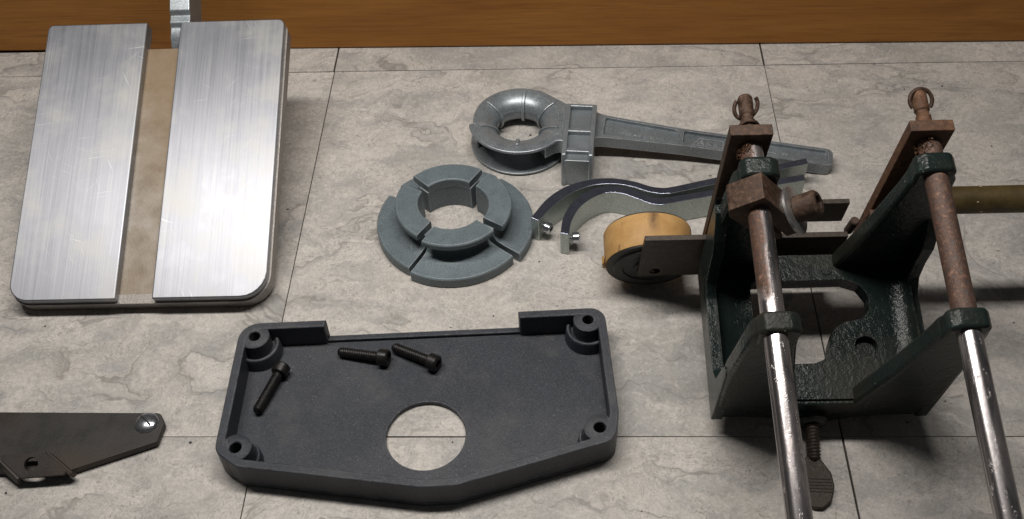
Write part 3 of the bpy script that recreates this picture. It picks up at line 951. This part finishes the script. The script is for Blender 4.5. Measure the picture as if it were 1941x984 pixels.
# ------------------------------------------------------------------ green sander frame with two shafts
K = .985
C0 = Vector((15.975, -30.374, 48.194))
O0 = C0 + (Vector((25.46, -9.02, 9.16)) - C0) * K
ax = Vector((-.0177, .9683, .2490)).normalized()
sx_ = Vector((1.0, .0183, 0)); sx_ = (sx_ - ax * sx_.dot(ax)).normalized()
nx = sx_.cross(ax)
BASE = Vector((4.07, 12.0, -11.0))
mw = Matrix((sx_, ax, nx)).transposed().to_4x4()
mw.translation = (O0 + (sx_ * BASE.x + ax * BASE.y + nx * BASE.z) * K) * CM
mc = thing('sander_frame', 'dark green cast machine frame carrying two long steel shafts and rusty brackets', 'machine', None, mw=mw)
class GB(MB):
    def build(s, *a, **k):
        org = k.pop('o', None)
        s.v = [(p - BASE) * K for p in s.v]
        if org is not None:
            k['org'] = tuple((Vector(org) - BASE) * K)
        return MB.build(s, *a, **k)
SA = lambda u, v, w: Vector((u, v, w))            # deck plane polygons
SNf = lambda u, v, w: Vector((u, w, v))           # polygons facing along the shafts
ANf = lambda u, v, w: Vector((w, u, v))           # polygons facing sideways
mir = lambda p: [(8.14 - q[0], *q[1:]) for q in p][::-1]
# deck
cut = [(1.0, 14.35), (5.9, 14.4), (6.7, 14.1), (7.1, 13.4), (7.05, 12.6), (6.6, 12.1), (5.6, 11.9), (5.0, 11.5), (4.75, 10.9), (4.6, 10.3), (4.3, 9.85), (3.8, 9.65), (1.2, 9.6), (.95, 10.2), (.95, 13.8)]
cut = rounded([(*p, .28) for p in cut], 4)
deck = GB().prism(SA, [(-1.0, 7.7), (9.15, 7.7), (9.15, 15.9), (-1.0, 15.9)], -10.05, -9.1, [cut, circ(6.56, 10.52, .58, 32)]).build('deck', 'green', mc, bevel=.12, seg=3)
GB().rod(frame((6.56, 10.52, -10.0), (1, 0, 0), (0, 1, 0), (0, 0, 1)), .6, 0, .42, ch=.03).build('blind_hole', 'green', deck)
GB().lathe(frame((5.1, 14.95, -9.1), (1, 0, 0), (0, 1, 0), (0, 0, 1)), [(0, .05), (.26, .05), (.28, .03), (.29, -.05)], seg=28, closed=False).build('plug', 'green', deck)
# side walls with the scooped profile
side = [(7.35, -11.0), (16.0, -10.9), (16.0, -3.0), (15.9, -3.4), (15.4, -3.4), (15.0, -4.0), (14.55, -4.8), (14.25, -5.6), (14.2, -7.0), (14.0, -8.2), (13.4, -8.85), (11.5, -8.9), (9.2, -8.85), (8.6, -8.3), (8.35, -6.4), (8.1, -5.2), (7.6, -5.2)]
side = rounded([(p[0], p[1], .35 if -9.5 < p[1] < -4 else 0) for p in side], 4)
GB().prism(ANf, side, -1.48, -.88).build('side_wall', 'green', mc, bevel=.2, seg=4, ang=28)
GB().prism(ANf, side, 9.02, 9.62).build('side_wall', 'green', mc, bevel=.2, seg=4, ang=28)
# sloping fillets between deck and walls
fil = [(-1.0, -9.3), (.25, -9.3)] + [(.25 - 1.25 * sin(rad(q)), -9.11 + .75 * (1 - cos(rad(q)))) for q in range(0, 91, 10)]
GB().prism(SNf, fil, 8.0, 15.4).build('fillet', 'green', mc, ang=45)
GB().prism(SNf, mir(fil), 8.0, 15.4).build('fillet', 'green', mc, ang=45)
# arms and lugs
armL = [(-1.44, -10.95), (2.9, -11.25), (2.75, -9.6), (2.45, -8.2), (1.75, -5.2), (1.15, -1.6), (1.05, -.5), (.6, .1), (-.8, .1), (-1.06, -.4), (-1.25, -3.0), (-1.42, -5.0)]
for a0, a1 in ((7.42, 8.38), (15.08, 15.98)):
    for poly in (armL, mir(armL)):
        GB().prism(SNf, poly, a0, a1).build('arm', 'green', mc, bevel=.22, seg=4, ang=25)
lugL = rounded([(-.82, -.9, .2), (.98, -.9, .2), (1.0, .42, .35), (.55, .72, .25), (-.6, .72, .3), (-.86, .35, .2)], 4)
for a0, a1 in ((7.28, 8.28), (15.05, 16.1)):
    for poly in (lugL, mir(lugL)):
        GB().prism(SNf, poly, a0, a1).build('lug', 'green', mc, bevel=.2, seg=4, ang=25)
# front apron with the screw boss
ap = rounded([(-.5, -10.9, .2), (2.0, -11.35, .4), (2.9, -11.9, .4), (4.8, -11.9, .4), (5.9, -11.35, .6), (8.6, -10.9, .2), (8.6, -9.25, .1), (-.5, -9.25, .1)], 4)
GB().prism(SNf, ap, 7.46, 8.3).build('apron', 'green', mc, bevel=.16, seg=3, ang=25)
GB().prism(SNf, rounded([(-.9, -10.8, 0), (9.0, -10.8, 0), (9.0, -9.25, 0), (-.9, -9.25, 0)]), 15.4, 15.93).build('rear_web', 'green', mc, bevel=.1)
GB().rod(frame((3.7, 6.95, -10.95), (1, 0, 0), (0, 0, 1), (0, 1, 0)), .85, 0, 1.2, ch=.2).build('screw_boss', 'green', mc)
# shafts
Yf = lambda x: frame((x, 0, 0), (1, 0, 0), (0, 0, -1), (0, 1, 0))
for nm, xx, mt, dx0 in (('shaft', -.13, 'rodL', .13), ('shaft', 8.15, 'rodR', -.12)):
    o_ = Vector((xx, 0, 0))
    # the two shafts lie a hair out of parallel
    f_ = frame((xx + dx0 * .9, -14, 0), (1, 0, 0), (0, 0, -1), Vector((-dx0 * .9 / 31, 1, 0)))
    m_ = GB().lathe(f_, [(0, 0), (.47, 0), (.535, .07), (.535, 31.3), (.50, 31.34), (0, 31.34)], seg=48, closed=False)
    sh = m_.build(nm, mt, mc, o=(xx, 12, 0), merge=False)
    tipm = MB()
    GB().lathe(frame((xx, 17.2, 0), (1, 0, 0), (0, 0, -1), (0, 1, 0)), [(.36, 0), (.36, 1.25), (.30, 1.32), (.30, 1.52), (.36, 1.6), (.36, 2.2), (.36, 2.55), (.31, 2.66), (0, 2.7)], seg=36, closed=False).build('tip', 'rust_orange' if xx > 1 else 'rust', sh)
# (sub-parts of the shafts are placed in the frame's own coordinates)
for o in list(COL.objects):
    if o.name.startswith('tip') and o.parent and o.parent.name.startswith('shaft'):
        o.location = -o.parent.location
# rusty upright bars through which the shafts pass
for nm, x0, x1, mt in (('upright_bar', -1.24, .74, 'rust'), ('upright_bar', 7.02, 9.02, 'rust_orange')):
    GB().prism(SNf, [(x0, -11.2), (x1, -11.2), (x1, 1.12), (x0, 1.12)], 16.95, 17.55).build(nm, mt, mc, bevel=.05, seg=2)
# rust scabs clinging to the shafts behind the bars' faces
random.seed(3)
for xx, sgn in ((-.13, -1), (8.15, -1)):
    b = GB()
    for i in range(150):
        an = rad(random.uniform(95, 215))
        aa = 16.9 - abs(random.gauss(0, .35))
        rr = .50 + random.uniform(0, .22) * (1 if aa > 16.5 else .4)
        c = Vector((xx + rr * cos(an), aa, rr * sin(an)))
        q = random.uniform(.03, .075)
        k0 = len(b.v)
        dirs = [Vector((random.uniform(.6, 1) * sx2, 0, 0)) for sx2 in (1, -1)] + [Vector((0, random.uniform(.6, 1) * s2, 0)) for s2 in (1, -1)] + [Vector((0, 0, random.uniform(.6, 1) * s2)) for s2 in (1, -1)]
        b.v += [c + d * q for d in dirs]
        for tri in ((0, 2, 4), (2, 1, 4), (1, 3, 4), (3, 0, 4), (2, 0, 5), (1, 2, 5), (3, 1, 5), (0, 3, 5)):
            b.f.append([k0 + t_ for t_ in tri])
    sc2 = b.build('rust_scab', 'rust_orange', mc, merge=False, ang=80)
    sc2['kind'] = 'stuff'
# split rings on the shaft ends
def hoop(c, r, ex, ey, th, a0, a1, rise=0.0, mat='rust'):
    pts = []
    ex, ey = Vector(ex).normalized(), Vector(ey).normalized()
    nz = ex.cross(ey)
    for i in range(41):
        a = rad(a0 + (a1 - a0) * i / 40)
        pts.append(Vector(c) + ex * r * cos(a) + ey * r * sin(a) + nz * rise * (i / 40 - .5))
    GB().tube(pts, th, seg=10).build('split_ring', mat, mc, ang=60, merge=False)
hoop((-.13, 18.05, 0), .47, (1, 0, 0), (0, .25, 1), .085, 0, 360, .12)
hoop((-.13, 19.3, .02), .58, (1, .25, 0), (0, .9, .55), .1, 140, 395, .1)
hoop((8.2, 19.4, .02), .56, (1, .1, 0), (-.1, .9, .5), .1, -40, 215, .15)
# cross bar, rear bar and pin
GB().prism(SNf, [(-4.7, -12.3), (6.25, -12.3), (6.25, -8.05), (-4.55, -8.05)], 16.42, 16.74, [circ(-3.75, -11.75, .3, 24)]).build('cross_bar', 'rust_dark', mc, bevel=.05, seg=2)
GB().prism(SNf, [(1.5, -9.6), (6.5, -9.6), (6.5, -7.6), (1.5, -7.6)], 18.2, 18.5).build('rear_bar', 'rust_dark', mc, bevel=.04)
GB().rod(frame((6.35, 16.9, -8.3), (1, 0, 0), (0, 1, 0), (.1, 0, 1)), .24, 0, 1.15, seg=24, ch=.05).build('pin', 'rust', mc)
GB().prism(SNf, [(8.6, -8.8), (7.4, -8.8), (6.9, -6.0), (8.6, -6.0)][::-1], 16.2, 16.9).build('spacer', 'rust_orange', mc, bevel=.06)
# clamp block on the left-hand shaft: e1 runs down to the bolt, e2 along the bolt
e1 = Vector((.6, 0, -.8)); e2 = Vector((.8, 0, .6)); ea = Vector((0, 1, 0))
fcl = frame((-.13, 0, 0), e1, e2, ea)
cl = GB().prism(fcl, rounded([(-1.0, -1.0, .22), (-.45, -1.28, .1), (2.95, -1.05, .1), (2.95, -.3, 0), (.75, -.3, 0), (.75, -.08, 0), (2.95, -.08, 0), (2.95, .80, .08), (-1.0, .80, .06)], 3), 13.5, 14.85).build('clamp_block', 'rust', mc, bevel=.07, seg=2, ang=25)
bcen = Vector((-.13, 14.15, 0)) + e1 * 2.0
fb = frame(bcen, e1, ea, e2)
GB().lathe(fb, [(.3, .78), (1.12, .78), (1.18, .81), (1.18, .93), (1.12, .96), (.3, .96)], seg=48).build('washer', 'washer', cl, ang=40)
class GBX(GB):
    pass
def g_cap(fr, **k):
    n = 52
    hd = GB()
    r, l0, l1 = .64, .96, 2.1
    prof2 = [(.3, l0), (r - .06, l0), (r, l0 + .07), (r, l1 - .12), (r - .12, l1)]
    for j in range(n):
        a = 2 * pi * j / n
        for q, (rr, w) in enumerate(prof2):
            kr = .984 if (j % 2 and q in (2, 3)) else 1
            hd.v.append(fr(rr * kr * cos(a), rr * kr * sin(a), w))
        aa = ((a + pi / 6) % (pi / 3)) - pi / 6
        hr = .32 / cos(aa)
        hd.v.append(fr(hr * cos(a), hr * sin(a), l1))
        hd.v.append(fr(hr * cos(a), hr * sin(a), l1 - .55))
        hd.v.append(fr(0, 0, l1 - .6))
    m = len(prof2) + 3
    for j in range(n):
        j2 = (j + 1) % n
        for i in range(m - 1):
            hd.f.append([j * m + i, j2 * m + i, j2 * m + i + 1, j * m + i + 1])
    return hd.build('bolt', 'rust', cl, ang=25)
g_cap(fb)
# wheel with tan wrap
WC = Vector((-4.0, 17.0, -12.0))
fwh = frame(WC, (1, 0, 0), (0, 0, 1), (0, -1, 0))     # w points to the cross bar
R0 = 2.5
wh = GB().lathe(fwh, [(.3, .28), (.9, .30), (.95, .18), (1.5, .16), (1.55, .24), (2.0, .26), (2.1, .12), (2.42, .10), (2.46, .02), (2.46, -2.06), (2.38, -2.12), (.3, -2.0)], seg=72).build('wheel', 'rubber', mc, ang=35, o=tuple(WC))
trd = GB().lathe(fwh, [(2.44, .0), (2.50, .01), (2.53, -.05), (2.53, -1.93), (2.50, -1.98), (2.44, -1.98)], seg=96).build('tread', 'tread', wh, ang=40, o=tuple(WC))
trd.location = (0, 0, 0)
fl_ = GB()
for (q, w0, w1) in ((176, .02, -.5),):
    a = rad(q)
    pts = [(2.53, 0), (2.75, .3), (2.70, .75), (2.60, .4)]
    fl_.prism(frame(WC + Vector((-2.50, 0, -.35)), (-1, 0, 0), (0, 0, 1), (0, -1, 0)), [(0, 0), (.14, .05), (.20, .55), (.08, .75), (.05, .35)], -.45, .02)
flp = fl_.build('torn_flap', 'tread', wh, o=tuple(WC))
flp.location = (0, 0, 0)
GB().rod(frame(WC, (1, 0, 0), (0, 0, 1), (0, -1, 0)), .3, -2.6, .5, seg=24).build('axle', 'rust', mc)
# olive tube running off to the side
ot = GB().rod(frame((8.6, 17.8, -6.85), (0, 1, 0), (0, 0, 1), (1, 0, 0)), .735, 0, 24, seg=48, ch=.08).build('cross_tube', 'olive', mc)
# thumb screw: built in world centimetres and then put under the frame
inv = mw.inverted()
ths = thing('thumb_screw', '', '', (0, 0, 0))
for k in ('label', 'category'):
    del ths[k]
ths.parent = mc
ths.matrix_parent_inverse = inv
t0, t1 = Vector((28.80, .9, 1.35)), Vector((28.70, -1.75, .42))
f_, L0 = axis_frame(t1, t0)
MB().thread(f_, .36, 0, L0, .17, .06, seg=24).build('threaded_stem', 'rust_dark', ths, ang=60, merge=False)
wing = rounded([(-.34, .55, .1), (.34, .55, .1), (1.02, -.35, .3), (1.12, -1.05, .4), (.85, -1.85, .5), (.3, -2.25, .4), (-.3, -2.25, .4), (-.85, -1.85, .5), (-1.12, -1.05, .4), (-1.02, -.35, .3)], 5)
wd = Vector((.04, 1, .10)).normalized(); wu = Vector((1, -.04, 0)); wn = wu.cross(wd)
fwg = frame(Vector((28.62, -2.0, .36)), wu * .82, wd, wn)
wg = MB().prism(fwg, wing, -.14, .17).build('wing', 'rust_dark', ths, bevel=.1, seg=3)
for i in range(5):
    y = -.75 - i * .17
    MB().prism(fwg, [(-.95, y), (.95, y), (.95, y + .07), (-.95, y + .07)], .15, .205).build('ridge', 'rust_dark', wg, bevel=.02, seg=1)

# ------------------------------------------------------------------ crumbs of dirt on the floor
random.seed(21)
cr = MB()
spots = [(random.uniform(-14, 44), random.uniform(-7, 32)) for _ in range(60)] + [(-2.2 + random.gauss(0, .5), 11.5 + random.gauss(0, 1.2)) for _ in range(7)]
for x, y in spots:
    q = random.uniform(.025, .075)
    k0 = len(cr.v)
    c = Vector((x, y, q * .5))
    cr.v += [c + Vector(d) * q * random.uniform(.5, 1.3) for d in ((1.3, 0, 0), (-1.3, 0, 0), (0, 1, 0), (0, -1, 0), (0, 0, .6), (0, 0, -.5))]
    for tri in ((0, 2, 4), (2, 1, 4), (1, 3, 4), (3, 0, 4), (2, 0, 5), (1, 2, 5), (3, 1, 5), (0, 3, 5)):
        cr.f.append([k0 + t_ for t_ in tri])
crumbs = cr.build('dirt_crumbs', 'dsteel', merge=False, ang=80)
crumbs['kind'] = 'stuff'
crumbs['label'] = 'scattered tiny dark crumbs of dirt on the tiles'
crumbs['category'] = 'dirt'
